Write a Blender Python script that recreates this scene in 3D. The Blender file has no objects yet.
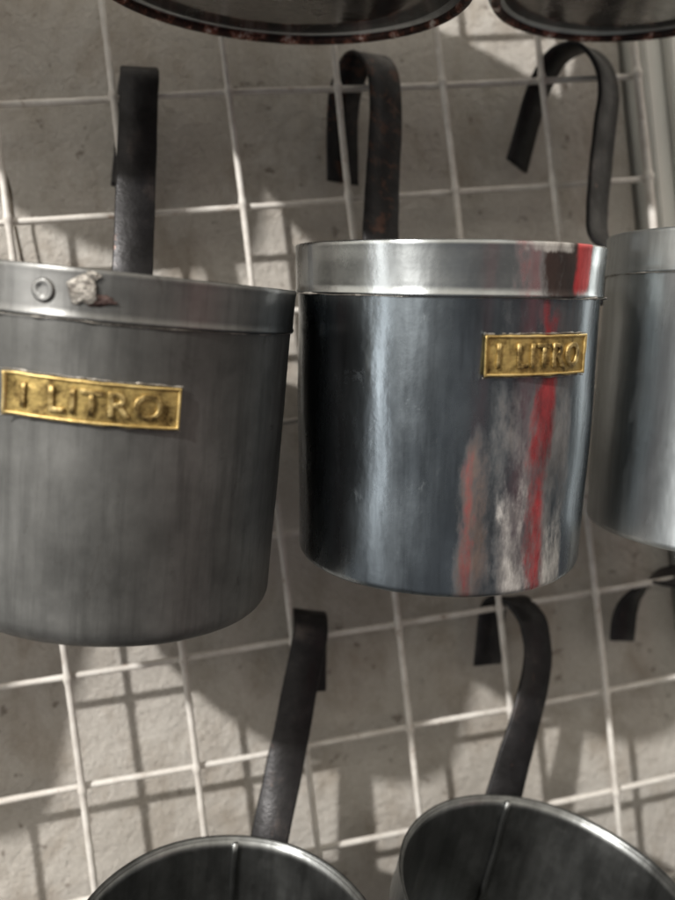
import bpy, bmesh, math, random
from mathutils import Vector, Matrix, noise
random.seed(7)
sc = bpy.context.scene
COL = sc.collection
R_ = math.radians

# ------------------------------------------------------------------ camera
def cam_axes(yaw, pitch, roll):
    cy, sy, cp, sp, cr, sr = math.cos(yaw), math.sin(yaw), math.cos(pitch), math.sin(pitch), math.cos(roll), math.sin(roll)
    f = Vector((sy*cp, cy*cp, sp)); r = Vector((cy, -sy, 0)); u = r.cross(f)
    return cr*r+sr*u, -sr*r+cr*u, f
CAM = Vector((0.01763, -0.36291, -0.15085))
r_, u_, f_ = cam_axes(0.171859, -0.038406, -0.114436)
cd = bpy.data.cameras.new('camera'); cam = bpy.data.objects.new('camera', cd); COL.objects.link(cam)
cam.matrix_world = Matrix(((r_.x, u_.x, -f_.x, CAM.x), (r_.y, u_.y, -f_.y, CAM.y), (r_.z, u_.z, -f_.z, CAM.z), (0, 0, 0, 1)))
cd.sensor_fit = 'VERTICAL'; cd.sensor_height = 36; cd.lens = 36*800/900
cd.clip_start = 0.01; cd.clip_end = 100
cd.dof.use_dof = True; cd.dof.focus_distance = 0.275; cd.dof.aperture_fstop = 6.5
sc.camera = cam

# ------------------------------------------------------------------ shop surroundings (world, shaped for fill and reflections) and the lamp
w = bpy.data.worlds.new('World'); sc.world = w; w.use_nodes = True
nt = w.node_tree; N = nt.nodes; Lk = nt.links
N.clear()
def mth(op, a, b=None, c=None):
    n = N.new('ShaderNodeMath'); n.operation = op
    for i, v in enumerate((a, b, c)):
        if v is None: continue
        if isinstance(v, (int, float)): n.inputs[i].default_value = v
        else: Lk.new(v, n.inputs[i])
    return n.outputs[0]
tc = N.new('ShaderNodeTexCoord'); sx = N.new('ShaderNodeSeparateXYZ'); Lk.new(tc.outputs['Generated'], sx.inputs[0])
az = mth('MULTIPLY', mth('ARCTAN2', sx.outputs[0], mth('MULTIPLY', sx.outputs[1], -1)), 180/math.pi)
el = mth('MULTIPLY', mth('ARCSINE', sx.outputs[2]), 180/math.pi)
def ss(v, a, b):
    n = N.new('ShaderNodeMapRange'); n.interpolation_type = 'SMOOTHSTEP'
    Lk.new(v, n.inputs[0]); n.inputs[1].default_value = a; n.inputs[2].default_value = b
    return n.outputs[0]
def lobe(a0, a1, e0, e1, sa, se, col, st):
    m = mth('MULTIPLY', mth('SUBTRACT', ss(az, a0-sa, a0+sa), ss(az, a1-sa, a1+sa)), mth('SUBTRACT', ss(el, e0-se, e0+se), ss(el, e1-se, e1+se)))
    v = N.new('ShaderNodeVectorMath'); v.operation = 'SCALE'; v.inputs[0].default_value = [c*st for c in col]; Lk.new(m, v.inputs[3])
    return v.outputs[0]
base = N.new('ShaderNodeCombineXYZ')
upper = ss(el, -6, 22)  # upper half made brighter to fill the wall's shadows
for i, v in enumerate((0.125, 0.122, 0.122)): Lk.new(mth('MULTIPLY_ADD', upper, (1.12, 1.03, .87)[i], v), base.inputs[i])
acc = base.outputs[0]
LOBES = [
    (-70, -63, -19, 45, 3, 12, (1.0, 1.0, .98), 3.3),     # unseen bright strip at the left, shaped for the highlight on the cups
    (-62, 0, -60, 5, 14, 15, (.92, .98, 1.05), 0.07),      # pale floor towards it
    (-115, -66, -60, 0, 8, 20, (.9, .97, 1.0), 0.10),
    (9, 14, -62, 8, 2, 6, (1, .05, .06), .10),            # red strips added for the reflections in the cups
    (44, 54, -50, 10, 3, 8, (1, .06, .07), .28),
]
for lb in LOBES:
    ad = N.new('ShaderNodeVectorMath'); ad.operation = 'ADD'; Lk.new(acc, ad.inputs[0]); Lk.new(lobe(*lb), ad.inputs[1]); acc = ad.outputs[0]
bg = N.new('ShaderNodeBackground'); Lk.new(acc, bg.inputs[0]); bg.inputs[1].default_value = 1.0
wo = N.new('ShaderNodeOutputWorld'); Lk.new(bg.outputs[0], wo.inputs[0])

LDIR = Vector((-.551, -.652, .521)).normalized()
ld = bpy.data.lights.new('shop_lamp', 'AREA'); ld.shape = 'DISK'; ld.size = 0.08; ld.energy = 76; ld.color = (1, .97, .92)
lamp = bpy.data.objects.new('shop_lamp', ld); COL.objects.link(lamp)
lamp.location = Vector((0.1, 0, -0.15)) + LDIR*2.5
lamp.rotation_euler = LDIR.to_track_quat('Z', 'Y').to_euler()
sc.view_settings.view_transform = 'Standard'; sc.view_settings.look = 'None'; sc.view_settings.exposure = 0.0; sc.view_settings.gamma = 1

# ------------------------------------------------------------------ materials
def mat(name):
    m = bpy.data.materials.new(name); m.use_nodes = True
    t = m.node_tree; b = t.nodes['Principled BSDF']
    return m, t, b
def node(t, kind, ins=None, **kw):
    n = t.nodes.new(kind)
    for k, v in kw.items(): setattr(n, k, v)
    for k, v in (ins or {}).items():
        if isinstance(v, bpy.types.NodeSocket): t.links.new(v, n.inputs[k])
        else: n.inputs[k].default_value = v
    return n
def coords(t, scale=(1, 1, 1)):
    c = t.nodes.new('ShaderNodeTexCoord')
    mp = node(t, 'ShaderNodeMapping', {'Vector': c.outputs['Object'], 'Scale': scale})
    return mp.outputs[0]
def tex(t, scale, detail=4, rough=.6, stretch=(1, 1, 1), dist=0):
    return node(t, 'ShaderNodeTexNoise', {'Vector': coords(t, stretch), 'Scale': scale, 'Detail': detail, 'Roughness': rough, 'Distortion': dist}).outputs['Fac']
def ramp(t, fac, stops):
    r = t.nodes.new('ShaderNodeValToRGB'); t.links.new(fac, r.inputs[0])
    e = r.color_ramp.elements
    while len(e) > 1: e.remove(e[-1])
    for i, (p, c) in enumerate(stops):
        x = e[0] if i == 0 else e.new(p)
        x.position = p; x.color = (*c, 1) if len(c) == 3 else c
    return r.outputs[0]
def mix(t, fac, a, b, mode='MIX'):
    n = node(t, 'ShaderNodeMix', data_type='RGBA', blend_type=mode)
    for i, v in ((0, fac), (6, a), (7, b)):
        if isinstance(v, bpy.types.NodeSocket): t.links.new(v, n.inputs[i])
        else: n.inputs[i].default_value = v if i == 0 else (*v, 1)
    return n.outputs[2]
def bump(t, b, h, strength, dist=.001, prev=None):
    n = node(t, 'ShaderNodeBump', {'Height': h, 'Strength': strength, 'Distance': dist})
    if prev is not None: t.links.new(prev, n.inputs['Normal'])
    t.links.new(n.outputs[0], b.inputs['Normal'])
    return n.outputs[0]
g = lambda v: (v, v, v)

def stain_reflection(t, b, layers):
    """smears and painted red reflections on the metal: each has a place on the cup (angle, height), a grain and a colour"""
    c = t.nodes.new('ShaderNodeTexCoord'); xyz = node(t, 'ShaderNodeSeparateXYZ', {0: c.outputs['Object']})
    M = lambda op, x, y: node(t, 'ShaderNodeMath', {0: x, 1: y}, operation=op).outputs[0]
    def sm(v, a, b_): return node(t, 'ShaderNodeMapRange', {0: v, 1: a, 2: b_}, interpolation_type='SMOOTHSTEP').outputs[0]
    az_ = M('MULTIPLY', M('ARCTAN2', xyz.outputs[0], M('MULTIPLY', xyz.outputs[1], -1.0)), 180/math.pi)
    z_ = xyz.outputs[2]
    col = b.inputs['Base Color'].links[0].from_socket; rgh = b.inputs['Roughness'].links[0].from_socket
    met = None
    for (a0, a1, sa, z0, z1, sz, amt, keep, scale, ca, cb, rg) in layers:
        wig = M('MULTIPLY', M('SUBTRACT', tex(t, 45, 3, .6, (1, 1, .5)), .5), 9.0)
        aw = M('ADD', az_, wig)
        mk = M('MULTIPLY', M('SUBTRACT', sm(aw, a0-sa, a0+sa), sm(aw, a1-sa, a1+sa)), M('SUBTRACT', sm(z_, z0-sz, z0+sz), sm(z_, z1-sz, z1+sz)))
        n1 = tex(t, scale, 6, .7, (1, 1, .28), .3)
        n2 = tex(t, scale*3.1, 4, .75, (1, 1, .5))
        nn = M('ADD', M('MULTIPLY', n1, .72), M('MULTIPLY', n2, .28))
        edge = M('MULTIPLY', M('SUBTRACT', 1.0, mk), .22)          # thins out towards the rim of the mark
        thr = .5+(.5-keep)*.34
        mk = M('MULTIPLY', sm(M('SUBTRACT', nn, edge), thr-.11, thr+.11), sm(mk, .02, .5))
        mk = M('MULTIPLY', mk, amt)
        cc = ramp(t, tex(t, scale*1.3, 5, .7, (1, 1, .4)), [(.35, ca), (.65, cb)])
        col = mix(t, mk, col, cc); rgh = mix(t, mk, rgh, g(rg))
        inv = M('SUBTRACT', 1.0, M('MULTIPLY', mk, .62)); met = inv if met is None else M('MULTIPLY', met, inv)
    t.links.new(col, b.inputs['Base Color']); t.links.new(rgh, b.inputs['Roughness']); t.links.new(met, b.inputs['Metallic'])
def tin(name, lo, hi, r0, r1, aniso, grime=.5, grimecol=(.05, .045, .04), tint=(1, 1, 1), metallic=1.0, wave=.25, stain_reflections=None):
    m, t, b = mat(name)
    blot = tex(t, 26, 5, .65); streak = tex(t, 30, 4, .6, (9, 9, .8)); fine = tex(t, 300, 3, .7); 
    c = ramp(t, blot, [(.3, tuple(lo*x for x in tint)), (.7, tuple(hi*x for x in tint))])
    c = mix(t, ramp(t, streak, [(.45, g(0)), (.75, g(grime))]), c, tuple(lo*.55*x for x in tint))
    sp = tex(t, 75, 6, .75, (1, 1, .6), .6)
    msk = ramp(t, sp, [(.60, g(0)), (.72, g(grime))])
    c = mix(t, msk, c, grimecol)
    t.links.new(c, b.inputs['Base Color'])
    b.inputs['Metallic'].default_value = metallic
    rr = ramp(t, tex(t, 40, 5, .7, (1, 1, .5)), [(.3, g(r0)), (.7, g(r1))])
    rr = mix(t, msk, rr, (.75, .75, .75))
    t.links.new(rr, b.inputs['Roughness'])
    b.inputs['Anisotropic'].default_value = aniso; b.inputs['Anisotropic Rotation'].default_value = .25
    if stain_reflections: stain_reflection(t, b, stain_reflections)
    tg = node(t, 'ShaderNodeTangent', direction_type='RADIAL', axis='Z')
    t.links.new(tg.outputs[0], b.inputs['Tangent'])
    p = bump(t, b, tex(t, 16, 2, .5), wave, .004)
    p = bump(t, b, tex(t, 70, 3, .6, (1, 1, .35)), .12, .002, p)
    bump(t, b, fine, .08, .0006, p)
    return m
M_bright = tin('worn_tin', .27, .40, .20, .30, .7, .55, tint=(.93, 1.0, 1.03), wave=.3)
M_mid = tin('smeared_reflection_tin', .19, .31, .21, .34, .7, .7, tint=(.88, 1.0, 1.10), metallic=.93, wave=.3, stain_reflections=[
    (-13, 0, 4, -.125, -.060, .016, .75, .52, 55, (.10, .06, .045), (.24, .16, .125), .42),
    (-11, -5.5, 2.8, -.125, -.056, .018, .65, .50, 80, (.16, .02, .025), (.36, .05, .05), .3),  # thin red streak: a reflection painted into the colour
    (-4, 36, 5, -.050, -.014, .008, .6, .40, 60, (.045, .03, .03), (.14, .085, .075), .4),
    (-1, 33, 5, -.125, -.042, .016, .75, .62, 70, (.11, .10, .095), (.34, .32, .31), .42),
    (13, 22.5, 4.0, -.120, -.016, .012, .85, .66, 75, (.10, .010, .013), (.46, .025, .032), .25),  # long red streak, likewise a painted reflection
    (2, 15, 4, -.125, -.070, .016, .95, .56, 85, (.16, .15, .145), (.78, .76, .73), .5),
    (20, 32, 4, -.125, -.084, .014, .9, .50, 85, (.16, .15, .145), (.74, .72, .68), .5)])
M_mcollar = tin('smeared_collar_tin', .36, .52, .20, .32, .7, .12, tint=(.95, 1.0, 1.02), wave=.3, stain_reflections=[
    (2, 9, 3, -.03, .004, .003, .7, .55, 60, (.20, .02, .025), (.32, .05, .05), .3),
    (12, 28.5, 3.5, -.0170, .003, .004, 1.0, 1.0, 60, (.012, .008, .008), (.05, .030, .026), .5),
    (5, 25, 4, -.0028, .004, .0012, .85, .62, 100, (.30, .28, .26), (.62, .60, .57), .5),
    (27.3, 35.0, 2.4, -.0150, .0030, .0030, .95, .86, 80, (.42, .02, .025), (.80, .09, .09), .28)])  # red patch on the band
M_pale = tin('pale_tin', .60, .74, .36, .48, .55, .4, tint=(.95, 1.0, 1.02), wave=.2)
M_dull = tin('dull_tin', .09, .20, .48, .60, .4, .55, tint=(1.0, 1.0, .97), wave=.2, metallic=.8)
M_collar = tin('collar_tin', .40, .58, .20, .32, .7, .6, tint=(.95, 1.0, 1.02), wave=.3)
M_dcollar = tin('dull_collar_tin', .17, .28, .36, .50, .6, .6, tint=(1, 1, .98), wave=.3)
M_dark = tin('dark_tin', .16, .36, .30, .46, .3, .5, tint=(.97, 1.0, 1.0), wave=.3)
M_bottom = tin('bottom_tin', .34, .46, .16, .30, 0, .6, grimecol=(.02, .02, .02), tint=(1.0, .97, .93), wave=.15)

def iron(name, rust=.66, rc=(.14, .08, .06)):
    m, t, b = mat(name)
    c = ramp(t, tex(t, 60, 6, .7), [(.3, (.008, .0075, .008)), (.58, (.024, .023, .025)), (.75, (.07, .058, .055))])
    c = mix(t, ramp(t, tex(t, 130, 4, .7), [(rust, g(0)), (rust+.09, g(.8))]), c, rc)
    t.links.new(c, b.inputs['Base Color']); b.inputs['Metallic'].default_value = .55
    t.links.new(ramp(t, tex(t, 90, 4, .6), [(.3, g(.32)), (.7, g(.6))]), b.inputs['Roughness'])
    bump(t, b, tex(t, 120, 5, .7), .5, .001)
    return m
M_iron = iron('black_iron'); M_brown = iron('browned_iron', .53, (.085, .042, .03))

def rust_glint():
    m, t, b = mat('rust_glint_rim')
    c = ramp(t, tex(t, 110, 5, .75), [(.35, (.02, .016, .016)), (.50, (.06, .03, .024)), (.57, (.30, .12, .085)), (.64, (.75, .70, .66))])  # dark metal and rust, with pale glints painted in
    t.links.new(c, b.inputs['Base Color']); b.inputs['Metallic'].default_value = .7
    t.links.new(ramp(t, tex(t, 150, 3, .6), [(.3, g(.25)), (.7, g(.55))]), b.inputs['Roughness'])
    bump(t, b, tex(t, 260, 4, .7), .6, .001)
    return m
M_rim = rust_glint()

def brass():
    m, t, b = mat('brass')
    c = ramp(t, tex(t, 90, 6, .75), [(.32, (.34, .22, .07)), (.52, (.66, .49, .20)), (.75, (.78, .64, .34))])
    t.links.new(c, b.inputs['Base Color']); b.inputs['Metallic'].default_value = .85
    t.links.new(ramp(t, tex(t, 150, 4, .6), [(.3, g(.38)), (.7, g(.58))]), b.inputs['Roughness'])
    bump(t, b, tex(t, 130, 4, .6), .4, .001)
    return m
M_brass = brass()
m, t, b = mat('brass_recess'); M_recess = m
t.links.new(ramp(t, tex(t, 160, 5, .7), [(.35, (.10, .062, .020)), (.55, (.52, .38, .14))]), b.inputs['Base Color'])
b.inputs['Metallic'].default_value = .8; b.inputs['Roughness'].default_value = .5
bump(t, b, tex(t, 200, 4, .6), .5, .001)

m, t, b = mat('worn_letter'); M_worn = m
t.links.new(ramp(t, tex(t, 210, 5, .75), [(.36, (.06, .036, .014)), (.5, (.34, .24, .09)), (.66, (.72, .56, .26))]), b.inputs['Base Color'])
b.inputs['Metallic'].default_value = .8; b.inputs['Roughness'].default_value = .5
bump(t, b, tex(t, 260, 4, .6), .5, .001)
m, t, b = mat('solder'); M_solder = m
t.links.new(ramp(t, tex(t, 200, 5, .7), [(.3, (.12, .105, .09)), (.6, (.34, .32, .29)), (.8, (.52, .50, .48))]), b.inputs['Base Color'])
b.inputs['Metallic'].default_value = .6; b.inputs['Roughness'].default_value = .42
bump(t, b, tex(t, 350, 4, .7), .8, .001)

m, t, b = mat('dried_white'); M_splash = m
t.links.new(ramp(t, tex(t, 220, 6, .75), [(.3, (.13, .12, .115)), (.5, (.38, .365, .35)), (.72, (.66, .64, .61))]), b.inputs['Base Color'])
b.inputs['Roughness'].default_value = .6; bump(t, b, tex(t, 300, 5, .7), .9, .001)
m, t, b = mat('red_paint'); M_red = m
t.links.new(ramp(t, tex(t, 150, 4, .7), [(.3, (.22, .012, .018)), (.65, (.48, .04, .045))]), b.inputs['Base Color'])
b.inputs['Roughness'].default_value = .35; bump(t, b, tex(t, 250, 4, .7), .4, .001)
m, t, b = mat('dark_scab'); M_scab = m
t.links.new(ramp(t, tex(t, 220, 5, .7), [(.3, (.018, .012, .012)), (.6, (.07, .04, .035)), (.8, (.16, .09, .07))]), b.inputs['Base Color'])
b.inputs['Roughness'].default_value = .55; b.inputs['Metallic'].default_value = .4; bump(t, b, tex(t, 300, 5, .7), .9, .001)

m, t, b = mat('wall_plaster'); M_wall = m
c = ramp(t, tex(t, 14, 6, .65), [(.3, (.45, .42, .38)), (.55, (.57, .54, .50)), (.8, (.65, .63, .59))])
c = mix(t, ramp(t, tex(t, 34, 6, .7, (1, 1, .6), .4), [(.48, g(0)), (.70, g(.72))]), c, (.30, .245, .19))
c = mix(t, ramp(t, tex(t, 120, 3, .6), [(.66, g(0)), (.73, g(.75))]), c, (.14, .11, .09))
c = mix(t, ramp(t, tex(t, 420, 3, .8), [(.3, g(.35)), (.7, g(0))]), c, (.30, .26, .22))
t.links.new(c, b.inputs['Base Color']); b.inputs['Roughness'].default_value = .85
p = bump(t, b, tex(t, 55, 6, .7), .7, .005)
bump(t, b, tex(t, 330, 5, .75), .8, .002, p)
m, t, b = mat('smooth_plaster'); M_wall2 = m
c = ramp(t, tex(t, 24, 6, .65), [(.3, (.40, .38, .35)), (.7, (.58, .56, .53))])
t.links.new(c, b.inputs['Base Color']); b.inputs['Roughness'].default_value = .8
bump(t, b, tex(t, 200, 5, .75), .4, .0012)
m, t, b = mat('dark_backing'); M_back = m
t.links.new(ramp(t, tex(t, 40, 4, .6), [(.3, (.07, .042, .03)), (.7, (.14, .085, .06))]), b.inputs['Base Color']); b.inputs['Roughness'].default_value = .9
m, t, b = mat('post_paint'); M_post = m
t.links.new(ramp(t, tex(t, 20, 5, .6, (1, 1, .3)), [(.3, (.60, .60, .57)), (.7, (.74, .74, .70))]), b.inputs['Base Color']); b.inputs['Roughness'].default_value = .45
bump(t, b, tex(t, 60, 4, .6), .2, .001)
m, t, b = mat('wire_white'); M_wire = m
c = ramp(t, tex(t, 60, 5, .7), [(.3, (.50, .46, .42)), (.6, (.70, .67, .63)), (.8, (.76, .74, .70))])
c = mix(t, ramp(t, tex(t, 160, 4, .7), [(.62, g(0)), (.72, g(.75))]), c, (.24, .15, .10))
t.links.new(c, b.inputs['Base Color']); b.inputs['Roughness'].default_value = .45
bump(t, b, tex(t, 300, 4, .7), .4, .0006)
m, t, b = mat('line_dark'); M_line = m
b.inputs['Base Color'].default_value = (.06, .045, .03, 1); b.inputs['Roughness'].default_value = .8

# ------------------------------------------------------------------ helpers
def link(name, me, material, parent=None, smooth=True):
    o = bpy.data.objects.new(name, me); COL.objects.link(o)
    if material: me.materials.append(material)
    if smooth:
        for p in me.polygons: p.use_smooth = True
    if parent: o.parent = parent
    return o
def from_pydata(name, vs, fs, material, parent=None, smooth=True, recalc=True):
    me = bpy.data.meshes.new(name); me.from_pydata([tuple(v) for v in vs], [], fs)
    if recalc:
        bm = bmesh.new(); bm.from_mesh(me); bmesh.ops.recalc_face_normals(bm, faces=bm.faces); bm.to_mesh(me); bm.free()
    return link(name, me, material, parent, smooth)
def tag(o, label, cat, group=None):
    o['label'] = label; o['category'] = cat
    if group: o['group'] = group
def catmull(P, n=10):
    P = [Vector(p) for p in P]; Q = [2*P[0]-P[1]]+P+[2*P[-1]-P[-2]]; out = []
    for i in range(1, len(Q)-2):
        a, b_, c_, d = Q[i-1:i+3]
        for k in range(n):
            s = k/n
            out.append(.5*((2*b_)+(c_-a)*s+(2*a-5*b_+4*c_-d)*s*s+(3*b_-a-3*c_+d)*s**3))
    out.append(P[-1]); return out
def tube(P, rad, seg=10, wob=0):
    vs, fs = [], []
    for i, p in enumerate(P):
        t_ = (P[min(i+1, len(P)-1)]-P[max(i-1, 0)]).normalized()
        a = t_.cross(Vector((.3, -1, .2))).normalized(); b_ = t_.cross(a)
        rad_ = rad*(1+wob*math.exp(-(((p.z+.2+.025) % .05-.025)/.0017)**2)+.10*noise.noise(p*150))
        for k in range(seg):
            an = 2*math.pi*k/seg; vs.append(p+rad_*(math.cos(an)*a+math.sin(an)*b_))
    for i in range(len(P)-1):
        for k in range(seg):
            k2 = (k+1) % seg; fs.append((i*seg+k, i*seg+k2, (i+1)*seg+k2, (i+1)*seg+k))
    fs.append(tuple(range(seg))); fs.append(tuple(range((len(P)-1)*seg, len(P)*seg)))
    return vs, fs
def strap(P, wdir, width, th):
    """flat bar swept along P, with rounded edges"""
    hw, ht = width/2, th/2; e = ht*.55
    prof = [(-hw, -ht+e), (-hw+e, -ht), (hw-e, -ht), (hw, -ht+e), (hw, ht-e), (hw-e, ht), (-hw+e, ht), (-hw, ht-e)]
    vs, fs = [], []; n = len(prof)
    for i, p in enumerate(P):
        t_ = (P[min(i+1, len(P)-1)]-P[max(i-1, 0)]).normalized()
        a = Vector(wdir(i) if callable(wdir) else wdir); a = (a-a.dot(t_)*t_).normalized(); b_ = t_.cross(a)
        j = 1+.035*noise.noise(p*90)
        off = .0004*noise.noise(p*60+Vector((3, 1, 7)))
        for x, y in prof: vs.append(p+a*(x*j+off)+b_*(y+off*.6))
    for i in range(len(P)-1):
        for k in range(n):
            k2 = (k+1) % n; fs.append((i*n+k, i*n+k2, (i+1)*n+k2, (i+1)*n+k))
    fs.append(tuple(range(n))); fs.append(tuple(range((len(P)-1)*n, len(P)*n)))
    return vs, fs
def lathe(prof, seg=144, wob=0, seed=0, sq=0):
    """closed or open profile [(r, z)] around Z; small hand-made unevenness"""
    vs, fs, rows = [], [], []
    for (r, z) in prof:
        if r < 1e-6: rows.append([len(vs)]); vs.append(Vector((0, 0, z))); continue
        row = []
        for k in range(seg):
            a = 2*math.pi*k/seg
            d = wob*noise.noise(Vector((math.cos(a)*1.6+seed, math.sin(a)*1.6, z*28+seed))) + sq*math.cos(2*a+seed)
            row.append(len(vs)); vs.append(Vector(((r+d)*math.cos(a), (r+d)*math.sin(a), z)))
        rows.append(row)
    for A, B in zip(rows, rows[1:]):
        for k in range(seg):
            k2 = (k+1) % seg
            if len(A) == 1: fs.append((A[0], B[k], B[k2]))
            elif len(B) == 1: fs.append((A[k], A[k2], B[0]))
            else: fs.append((A[k], A[k2], B[k2], B[k]))
    return vs, fs
def frame(pitch, roll):
    a = Vector((math.sin(roll)*math.cos(pitch), -math.sin(pitch), math.cos(roll)*math.cos(pitch)))
    x = Vector((1, 0, 0)); x = (x-x.dot(a)*a).normalized(); y = a.cross(x)
    return x, y, a
def cup_matrix(Mc, pitch, roll):
    x, y, a = frame(R_(pitch), R_(roll))
    return Matrix(((x.x, y.x, a.x, Mc[0]), (x.y, y.y, a.y, Mc[1]), (x.z, y.z, a.z, Mc[2]), (0, 0, 0, 1)))
def blob(name, center, rx, ry, rz, material, parent, seed=0, amp=.3, basis=None):
    bm = bmesh.new(); bmesh.ops.create_icosphere(bm, subdivisions=4, radius=1)
    for v in bm.verts:
        k = 1+amp*noise.noise(v.co*1.7+Vector((seed, 0, 0)))+amp*.4*noise.noise(v.co*5+Vector((0, seed, 0)))
        c = Vector((v.co.x*rx*k, v.co.y*ry*k, v.co.z*rz*k))
        if basis: c = basis @ c
        v.co = c+Vector(center)
    me = bpy.data.meshes.new(name); bm.to_mesh(me); bm.free()
    return link(name, me, material, parent)
def on_wall(azd, z, r):
    a = R_(azd); return Vector((r*math.sin(a), -r*math.cos(a), z))
def tangent_basis(azd):
    a = R_(azd)   # columns: tangent, outward, up
    return Matrix(((math.cos(a), math.sin(a), 0), (math.sin(a), -math.cos(a), 0), (0, 0, 1)))
def patch(name, rfun, a0, a1, z0, z1, material, parent, keep, th=.0005, na=48, nz=60):
    """irregular thin crust lying on the cup wall: only cells where keep(u, v) is true"""
    def P(i, j, h):
        u, v = i/na, j/nz; azd = a0+(a1-a0)*u; z = z0+(z1-z0)*v
        n_ = noise.noise(Vector((azd*.25, z*260, 2)))
        return on_wall(azd, z, rfun(z)+(h*(.7+.8*max(0, n_+.3)) if h > 0 else -.0003))
    cells = {(i, j) for i in range(na) for j in range(nz) if keep((i+.5)/na, (j+.5)/nz)}
    vid, vs, fs = {}, [], []
    def V(i, j, top):
        k = (i, j, top)
        if k not in vid:
            inside = all((i-di, j-dj) in cells for di in (0, 1) for dj in (0, 1))
            vid[k] = len(vs); vs.append(P(i, j, (th if inside else th*.25) if top else 0))
        return vid[k]
    for (i, j) in cells:
        fs.append((V(i, j, 1), V(i+1, j, 1), V(i+1, j+1, 1), V(i, j+1, 1)))
        for di, dj, q in ((-1, 0, ((i, j), (i, j+1))), (1, 0, ((i+1, j), (i+1, j+1))), (0, -1, ((i, j), (i+1, j))), (0, 1, ((i, j+1), (i+1, j+1)))):
            if (i+di, j+dj) not in cells:
                fs.append((V(*q[0], 1), V(*q[1], 1), V(*q[1], 0), V(*q[0], 0)))
    return from_pydata(name, vs, fs, material, parent)

# ------------------------------------------------------------------ the wall and what stands beside it
def box(name, x0, x1, y0, y1, z0, z1, material, parent=None, bev=.0006):
    bm = bmesh.new(); bmesh.ops.create_cube(bm, size=1)
    for v in bm.verts: v.co = Vector(((v.co.x+.5)*(x1-x0)+x0, (v.co.y+.5)*(y1-y0)+y0, (v.co.z+.5)*(z1-z0)+z0))
    if bev: bmesh.ops.bevel(bm, geom=bm.edges[:], offset=bev, segments=2, affect='EDGES')
    me = bpy.data.meshes.new(name); bm.to_mesh(me); bm.free()
    return link(name, me, material, parent, False)
WALL_Y = .0285
wall = box('wall', -.60, .2585, WALL_Y, WALL_Y+.05, -.85, .45, M_wall)
tag(wall, 'rough stained cream plaster wall behind the white wire grid', 'wall')
bk = box('backing_board', .2587, .36, WALL_Y+.03, WALL_Y+.05, -.85, .45, M_back)
tag(bk, 'dark brown board in the gap between plaster wall and painted post', 'board')
post = bpy.data.objects.new('post', None); COL.objects.link(post); post.location = (.272, .02, -.2)
tag(post, 'pale grey painted post standing upright at the right edge of the grid', 'post')
def pbox(name, x0, x1, y0, y1): return box(name, x0-.272, x1-.272, y0-.02, y1-.02, -.65, .65, M_post, post, .001)
pbox('post_flange', .2625, .2725, .012, .045); pbox('post_web', .2728, .2950, .006, .046); pbox('post_edge', .2953, .345, .014, .046)

# wire grid: verticals in front, horizontals welded behind them
grid = bpy.data.objects.new('wire_grid', None); COL.objects.link(grid); grid.location = (.1, 0, -.2)
tag(grid, 'white wire display grid on the wall holding the hanging cups', 'wire grid')
def wire(name, P, rad, weld=0):
    P = [Vector(p)-grid.location for p in P]
    from_pydata(name, *tube(P, rad, 10, weld), M_wire, grid)
for i in range(-6, 6):
    P = [Vector((i*.05+.0012*noise.noise(Vector((i*3.1, z*9, 0))), .0008*noise.noise(Vector((i, z*8, 5))), z)) for z in [(-.70+1.05*k/1050) for k in range(1051)]]
    wire('upright_wire', P, .00155 if i < 5 else .0020, .38)
for j in range(-6, 13):
    P = [Vector((x, .0033+.0006*noise.noise(Vector((x*8, j*2.3, 1))), -j*.05+.0016*noise.noise(Vector((x*9, j*3.7, 3))))) for x in [(-.36+.612*k/50) for k in range(51)]]; P = catmull(P, 6)
    wire('cross_wire', P, .0015)
# thin dark line at the far left, built as a tube
P = catmull([(-.0565, .0200, -.004), (-.0538, .0195, -.0179), (-.0512, .0195, -.0315), (-.0513, .0198, -.0427), (-.0505, .0198, -.054), (-.0496, .0198, -.068), (-.0505, .0198, -.09)], 8)
dark_line = from_pydata('dark_line', *tube(P, .0007, 8), M_line)
tag(dark_line, 'thin dark line running down the plaster at the left edge', 'dark_line')

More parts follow.
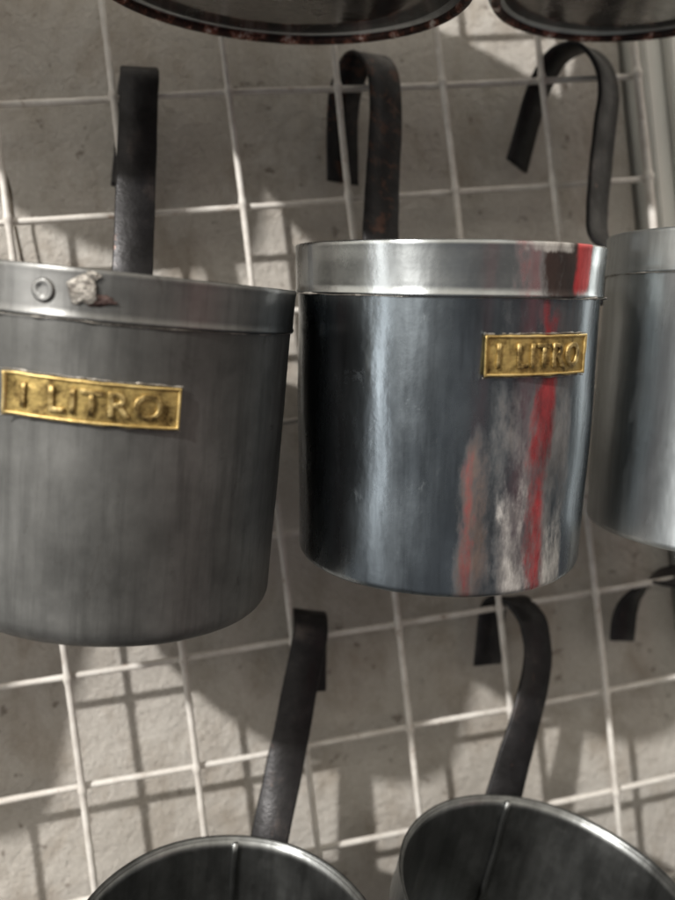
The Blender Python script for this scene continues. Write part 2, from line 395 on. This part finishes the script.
# ------------------------------------------------------------------ measuring cups
GROUP = 'measuring cups hanging on the wire grid'
class Cup: pass
def make_cup(label, Mc, pitch, roll, R, H, tap, collar_h, mats, handle=None, iron_m=None, hw=.0155, wdir=(1, 0, 0), corner=.004, seed=0, rim=None, wob=.0006, collar_out=.0006):
    c = Cup(); body_m, col_m, bot_m = mats
    root = bpy.data.objects.new('measuring_cup', None); COL.objects.link(root)
    root.matrix_world = cup_matrix(Mc, pitch, roll); tag(root, label, 'measuring cup', GROUP)
    c.root = root; c.R, c.H = R, H
    Rb = R-collar_out
    rad = lambda z: Rb*(1+(tap*R/Rb-1)*(-z/H))
    c.rad = rad
    outer = []; nz = 34
    for k in range(nz+1):
        z = -.0012-(H-.0012-corner)*k/nz; outer.append((rad(z), z))
    zb = -H
    for k in range(1, 8):
        a = math.pi/2*k/7; outer.append((rad(-H+corner)-corner*(1-math.cos(a)), -H+corner-corner*math.sin(a)))
    rb = outer[-1][0]; lip = .0012
    outer += [(rb-lip, zb), (rb-lip-.0006, zb+.0022), (rb-.006, zb+.0026)]
    inner = [(rad(z)-.0011, z) for z in [-.0012-(H-.006)*k/24 for k in range(25)]]
    prof = [(0, -H+.0040)]+[(R*.5, -H+.0040)]+[(inner[-1][0]-.003, -H+.0042)]+inner[::-1]+outer
    body = from_pydata('body', *lathe(prof, 160, wob, seed, .0005), body_m, root)
    # the disc that closes the bottom
    bp = [(0, zb+.0024), (R*.3, zb+.0022), (R*.7, zb+.0023), (rb-.0030, zb+.0024), (rb-.0030, zb+.0034), (0, zb+.0034)]
    bottom = from_pydata('bottom_plate', *lathe(bp, 120, .0, seed), bot_m, root)
    if rim: from_pydata('bottom_rim', *lathe([(rb-.0002+.0019*math.cos(a), zb+.0006+.0019*math.sin(a)) for a in [2*math.pi*k/12 for k in range(13)]], 160, .0005, seed), rim, root)
    # collar band round the mouth
    o = .0012
    cp = [(R-.0009, -.0004), (R-.0002, .0003), (R+.0002, -.0002), (R+.0001, -.0012)]
    for k in range(1, 9): z = -.0012-(collar_h-.0024)*k/8; cp.append((R+.00005*math.sin(k), z))
    cp += [(R+.0004, -collar_h+.0006), (R+.0004, -collar_h+.0001), (R-.0002, -collar_h-.0003), (rad(-collar_h)-.0003, -collar_h-.0001), (R-.0013, -.004), (R-.0013, -.0006), (R-.0009, -.0004)]
    collar = from_pydata('collar', *lathe(cp, 160, wob, seed, .0005), col_m, root)
    # soldered lap seam inside
    P = [Vector((.1*R, rad(z)-.0012, z)) for z in [-.001-(H-.01)*k/20 for k in range(21)]]
    for p in P: l = math.hypot(p.x, p.y); p.y = math.sqrt((rad(p.z)-.0026)**2-p.x**2)
    from_pydata('seam', *strap(P, (1, 0, 0), .0022, .0016), col_m, root)
    # uneven bead of solder where the band is joined
    vs, fs, n1, n2 = [], [], 420, 8
    for i in range(n1):
        a = 2*math.pi*i/n1; q = Vector((math.cos(a)*9, math.sin(a)*9, seed))
        rr = .00012+.0007*max(0, noise.noise(q*1.1)+.1)*(.5+max(0, noise.noise(q*4.3)+.5))
        zz = -collar_h-.0004+.0004*noise.noise(q*.6)
        for k in range(n2):
            t_ = 2*math.pi*k/n2; r1 = R-.0001+rr*math.cos(t_)
            vs.append((r1*math.cos(a), r1*math.sin(a), zz+rr*.8*math.sin(t_)))
    for i in range(n1):
        for k in range(n2):
            fs.append((i*n2+k, i*n2+(k+1) % n2, (i+1) % n1*n2+(k+1) % n2, (i+1) % n1*n2+k))
    from_pydata('solder_bead', vs, fs, M_solder, collar)
    if handle:
        inv = root.matrix_world.inverted()
        H_ = [inv @ Vector(p) for p in handle]
        while len(H_) > 3 and H_[0].z < -.002: H_.pop(0)         # the strap is riveted flat to the outside of the band
        d = Vector((H_[0].x*.9, H_[0].y, 0)); d.x = max(-R*.72, min(R*.72, d.x)); d.y = math.sqrt(R*R-d.x*d.x); d.normalize()
        H_ = [d*(R+.0019)+Vector((0, 0, z)) for z in (-.026, -.014, -.004)]+[p for p in H_ if p.z > .006]
        P = catmull(H_, 12)
        wl = inv.to_3x3() @ Vector(wdir)
        tan = Vector((d.y, -d.x, 0)); tan = tan if tan.dot(wl) > 0 else -tan
        def wfun(i):
            k = min(1, max(0, (P[i].z+.002)/.045)); k = k*k*(3-2*k)
            return tan.lerp(wl, k)
        from_pydata('handle', *strap(P, wfun, hw, .0022), iron_m or M_iron, root)
    return c

def name_plate(c, text, a0, a1, zc, h, tilt=0.0, lead=0.0):
    """brass plate bent round the cup with raised border and raised letters"""
    R = c.rad(zc)+.0004
    W = R_(a1-a0)*R
    def bend(u, v, k):   # u along the wall from the plate's middle, v up, k outwards
        vv = v+tilt*u
        curl = .0016*max(0, (abs(u)/(W/2)-.86)/.14)**2*(1 if u < 0 else .25)
        a = R_((a0+a1)/2)+u/R; r = R+k+curl+.0003*noise.noise(Vector((u*140, v*140, 4)))+.00015*noise.noise(Vector((u*420, v*420, 8)))
        return Vector((r*math.sin(a), -r*math.cos(a), zc+vv))
    nu, nv, th = 60, 14, .0007
    vs, fs = [], []
    def wav(u): return .00035*noise.noise(Vector((u*220, 0, 9)))
    for side, k in ((0, th), (1, -.0002)):
        for j in range(nv+1):
            for i in range(nu+1):
                u = (i/nu-.5)*W; v = (j/nv-.5)*h
                if j in (0, nv): v += wav(u+j)
                vs.append(bend(u, v, k))
    q = (nu+1)*(nv+1); id_ = lambda i, j, s: s*q+j*(nu+1)+i
    for j in range(nv):
        for i in range(nu):
            fs.append((id_(i, j, 0), id_(i+1, j, 0), id_(i+1, j+1, 0), id_(i, j+1, 0))); fs.append((id_(i, j, 1), id_(i, j+1, 1), id_(i+1, j+1, 1), id_(i+1, j, 1)))
    for i in range(nu):
        for j in (0, nv): fs.append((id_(i, j, 0), id_(i+1, j, 0), id_(i+1, j, 1), id_(i, j, 1)))
    for j in range(nv):
        for i in (0, nu): fs.append((id_(i, j, 0), id_(i, j+1, 0), id_(i, j+1, 1), id_(i, j, 1)))
    plate = from_pydata('name_plate', vs, fs, M_recess, c.root)
    # raised border, one frame bent round the plate
    bw = h*.06; vs, fs = [], []
    loop = []
    n1, n2 = 60, 12
    for i in range(n1): loop.append((-W/2+W*i/n1, -h/2, 0, 1))
    for i in range(n2): loop.append((W/2, -h/2+h*i/n2, -1, 0))
    for i in range(n1): loop.append((W/2-W*i/n1, h/2, 0, -1))
    for i in range(n2): loop.append((-W/2, h/2-h*i/n2, 1, 0))
    L = len(loop)
    for (u, v, du, dv) in loop:
        cu, cv = (1 if u < 0 else -1), (1 if v < 0 else -1)
        if dv: ui = max(-W/2+bw, min(W/2-bw, u)); vi = v+dv*bw
        else: vi = max(-h/2+bw, min(h/2-bw, v)); ui = u+du*bw
        vs += [bend(u*1.002, v*1.01+wav(u+(0 if v < 0 else nv)), th-.0002), bend(u*1.002, v*1.01+wav(u+(0 if v < 0 else nv)), th+.0004), bend((u+ui)/2, (v+vi)/2, th+.0005), bend(ui, vi, th+.0004), bend(ui, vi, th-.0003)]
    for i in range(L):
        a, b_ = i*5, ((i+1) % L)*5
        for k in range(4): fs.append((a+k, b_+k, b_+k+1, a+k+1))
    from_pydata('plate_border', vs, fs, M_brass, plate)
    # lettering
    cu = bpy.data.curves.new('lettering_curve', 'FONT'); cu.body = text; cu.size = 1; cu.extrude = .0; cu.resolution_u = 6
    cu.space_character = 1.12; cu.offset = .018
    to = bpy.data.objects.new('tmp', cu); COL.objects.link(to)
    bpy.context.view_layer.update()
    me0 = to.evaluated_get(bpy.context.evaluated_depsgraph_get()).to_mesh()
    bm = bmesh.new(); bm.from_mesh(me0)
    xs = [v.co.x for v in bm.verts]; ys = [v.co.y for v in bm.verts]
    x0, x1, y0, y1 = min(xs), max(xs), min(ys), max(ys)
    bmesh.ops.triangulate(bm, faces=bm.faces); bmesh.ops.subdivide_edges(bm, edges=[e for e in bm.edges if e.calc_length() > .12], cuts=3, use_grid_fill=True)
    bmesh.ops.triangulate(bm, faces=bm.faces)
    r = bmesh.ops.extrude_face_region(bm, geom=bm.faces[:])
    top = {v for v in r['geom'] if isinstance(v, bmesh.types.BMVert)}
    tw, thh = W*.80, h*.62
    for v in bm.verts:
        u = ((v.co.x-x0)/(x1-x0)-.5)*tw+lead*W; vv = ((v.co.y-y0)/(y1-y0)-.5)*thh
        v.co = bend(u, vv, th+.0008 if v in top else th-.0003)
    bmesh.ops.recalc_face_normals(bm, faces=bm.faces)
    me = bpy.data.meshes.new('lettering'); bm.to_mesh(me); bm.free(); to.evaluated_get(bpy.context.evaluated_depsgraph_get()).to_mesh_clear()
    bpy.data.objects.remove(to); bpy.data.curves.remove(cu)
    link('lettering', me, M_worn, plate, False)
    # smear of solder along the plate's edges
    for sg in (1, -1):
        vs, fs, n1, n2 = [], [], 160, 8
        for i in range(n1+1):
            u = (i/n1-.5)*W*1.03; q = Vector((u*420, sg*5.0, a0))
            rr = .0001+.00042*max(0, noise.noise(q)+.25)*(1 if sg > 0 else .7)
            for k in range(n2):
                t_ = 2*math.pi*k/n2
                vs.append(bend(u, sg*(h/2+.0005)+rr*1.2*math.sin(t_)+.0003*noise.noise(q*.5), .0001+rr*math.cos(t_)))
        for i in range(n1):
            for k in range(n2): fs.append((i*n2+k, i*n2+(k+1) % n2, (i+1)*n2+(k+1) % n2, (i+1)*n2+k))
        fs.append(tuple(range(n2))); fs.append(tuple(range(n1*n2, n1*n2+n2)))
        from_pydata('solder', vs, fs, M_solder, plate)

# middle row -----------------------------------------------------------------
left = make_cup('dull grey metal cup with slanted long brass plate, left in the middle row', (.0019, -.081, -.0939), 10.4, 10.8, .0569, .1126, .985, .0136,
    (M_dull, M_dcollar, M_dark), [(-.0035, -.0205, -.108), (-.0008, -.0240, -.084), (.0011, -.0215, -.0741), (.0062, -.0125, -.0363), (.0106, -.0072, -.0071), (.0125, -.0056, .0055), (.0127, -.0015, .0103), (.0120, .0060, .0115), (.0095, .0130, .0070), (.0060, .0145, -.012), (.0015, .0140, -.036)],
    hw=.0163, wdir=(.98, .19, 0), corner=.007, seed=1.3)
name_plate(left, '1 LITRO', -30.2, 19.5, -.0363, .0120, tilt=-.02)
# dented stud and lumps of solder on the left cup's band
R0 = left.R
tb = tangent_basis(-20.1); ctr = on_wall(-20.1, -.0067, R0)
ringv, ringf = lathe([(.0034, -.0003), (.0032, .0002), (.0026, .00042), (.0018, .0001), (.0009, .00005), (0, .0001)], 32)
mt = Matrix(((tb[0][0], tb[0][2], tb[0][1]), (tb[1][0], tb[1][2], tb[1][1]), (tb[2][0], tb[2][2], tb[2][1])))
from_pydata('stud', [mt @ v+ctr for v in ringv], ringf, M_dcollar, left.root)
blob('solder_lump', on_wall(-9.4, -.0056, R0+.0002), .0046, .00045, .0038, M_solder, left.root, 3, .30, tb)
blob('solder_lump', on_wall(-6.5, -.0016, R0+.0003), .0022, .0008, .0013, M_solder, left.root, 8, .4, tb)
blob('solder_lump', on_wall(-4.4, -.0080, R0+.0002), .0040, .0008, .0015, M_scab, left.root, 5, .5, tangent_basis(-5))

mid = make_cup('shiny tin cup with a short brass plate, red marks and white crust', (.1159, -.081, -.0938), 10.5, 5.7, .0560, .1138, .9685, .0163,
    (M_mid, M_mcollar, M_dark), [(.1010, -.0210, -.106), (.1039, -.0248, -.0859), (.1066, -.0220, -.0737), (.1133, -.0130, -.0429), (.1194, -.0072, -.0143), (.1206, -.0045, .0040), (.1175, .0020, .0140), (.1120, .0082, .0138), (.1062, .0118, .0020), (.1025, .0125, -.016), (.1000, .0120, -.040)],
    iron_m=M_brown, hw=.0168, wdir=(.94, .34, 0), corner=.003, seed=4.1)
name_plate(mid, '1 LITRO', -6.3, 34.6, -.0341, .0125)
Rm = mid.rad
def crust(lo, seed, s=1.0):
    def k(u, v):
        e = min(u, 1-u)*2; f = min(v, 1-v)*2
        n_ = noise.noise(Vector((u*3.0*s+seed, v*7*s, seed)))+.5*noise.noise(Vector((u*8*s, v*18*s+seed, seed)))
        return n_+.9*min(1, e*1.6)*min(1, f*2.2) > lo
    return k
patch('red_speck', Rm, -51, -49, -.1030, -.0990, M_red, mid.root, crust(.4, 1.7, .6), .0002)

right = make_cup('pale tin cup cut off by the right edge of the photo, beside the shiny cup', (.2418, -.081, -.1003), 8.3, 7.4, .0555, .1166, .9753, .0150,
    (M_pale, M_pale, M_dark), [(.1990, -.0225, -.112), (.2040, -.0250, -.0880), (.2082, -.0220, -.0764), (.2223, -.0105, -.0343), (.2298, -.0065, -.0105), (.2285, -.0045, .0045), (.2215, -.0010, .0130), (.2120, .0050, .0120), (.2035, .0090, .0010), (.1965, .0120, -.0160), (.1885, .0130, -.0370)],
    hw=.0175, wdir=(.84, .54, 0), corner=.003, seed=6.7)

# upper row: only the undersides show ------------------------------------------
def from_bottom(B, pitch, roll, H):
    return tuple(Vector(B)+H*frame(R_(pitch), R_(roll))[2])
def plain_handle(Mc, R, roll, top=.075):
    x, y, z = Mc; yb = y+R*.98+.0016; zb = z+R*.18
    yb = min(yb, -.0045)
    return [(x-.004, yb, zb-.022), (x, yb, zb), (x+.004, -.0062, zb+top*.5), (x+.008, -.006, zb+top), (x+.006, 0, zb+top+.010), (x, .008, zb+top+.010), (x-.004, .0130, zb+top-.004), (x-.008, .0135, zb+top-.035)]
Mc = from_bottom((.0668, -.075, .0041), 11.8, 7.0, .066)
make_cup('widest cup, its rusty rimmed underside showing at the top centre of the photo', Mc, 11.8, 7.0, .0705, .066, .995, .018,
    (M_pale, M_collar, M_bottom), plain_handle(Mc, .0705, 7), hw=.0165, seed=9.2, corner=.003, rim=M_rim)
Mc = from_bottom((.208, -.062, .003), 11.6, 7.3, .07)
make_cup('cup whose dark underside shows in the top right corner of the photo', Mc, 11.6, 7.3, .0555, .07, .99, .017,
    (M_pale, M_collar, M_bottom), plain_handle(Mc, .0555, 7), seed=12.5, corner=.003, rim=M_rim)
# lower row: seen into the mouth -------------------------------------------------
make_cup('open dark cup at the lower left of the photo, its handle slanting over the grid', (.0080, -.081, -.3303), 10.9, 10.3, .0565, .108, .98, .016,
    (M_dark, M_dark, M_dark), [(.0215, -.0235, -.340), (.0268, -.0250, -.3260), (.0300, -.0230, -.3190), (.0423, -.0130, -.2895), (.0523, -.0072, -.2615), (.0572, -.0055, -.2475), (.0590, -.0020, -.2405), (.0598, .0060, -.2392), (.0600, .0120, -.2430), (.0585, .0130, -.2580), (.0560, .0120, -.2780)],
    hw=.0162, wdir=(.96, .12, -.3), corner=.003, seed=15.1)
make_cup('open dark cup with a curved over handle, at the lower right of the photo', (.1293, -.081, -.3406), 13.5, 15.9, .0592, .100, .98, .016,
    (M_dark, M_dark, M_dark), [(.1255, -.0205, -.346), (.1315, -.0225, -.3310), (.1365, -.0215, -.3240), (.1532, -.0150, -.2950), (.1630, -.0085, -.2760), (.1648, -.0055, -.2620), (.1635, -.0030, -.2545), (.1595, .0020, -.2480), (.1540, .0080, -.2480), (.1500, .0115, -.2560), (.1455, .0130, -.2800)],
    hw=.0166, wdir=(.95, .30, -.2), corner=.003, seed=18.3)
make_cup('cup barely in view at the lower right edge, its black hook end showing', (.2740, -.081, -.3440), 11.0, 8.0, .0565, .110, .98, .016,
    (M_pale, M_collar, M_dark), [(.2470, -.0225, -.356), (.2500, -.0250, -.3340), (.2530, -.0180, -.310), (.2575, -.0080, -.280), (.2575, -.0055, -.266), (.2550, -.0030, -.2570), (.2490, .0020, -.2500), (.2380, .0080, -.2500), (.2280, .0115, -.2570), (.2220, .0130, -.2660), (.2184, .0130, -.2800)],
    hw=.0155, wdir=(.93, .20, .3), corner=.003, seed=21.7)
# their neighbours just left of the picture, which shade the wall ------------------
Mc = (-.180, -.079, -.078)
make_cup('cup outside the photo, next to the dull grey cup on its left', Mc, 10.5, 9.5, .0580, .119, .985, .015, (M_pale, M_collar, M_dark), plain_handle(Mc, .058, 9), seed=24.4)
Mc = from_bottom((-.0948, -.070, .052), 11, 7, .125)
make_cup('cup outside the photo, hanging above and left of the dull grey cup', Mc, 11, 7, .0600, .125, .985, .017, (M_pale, M_collar, M_bottom), plain_handle(Mc, .060, 7), seed=27.9, rim=M_rim)
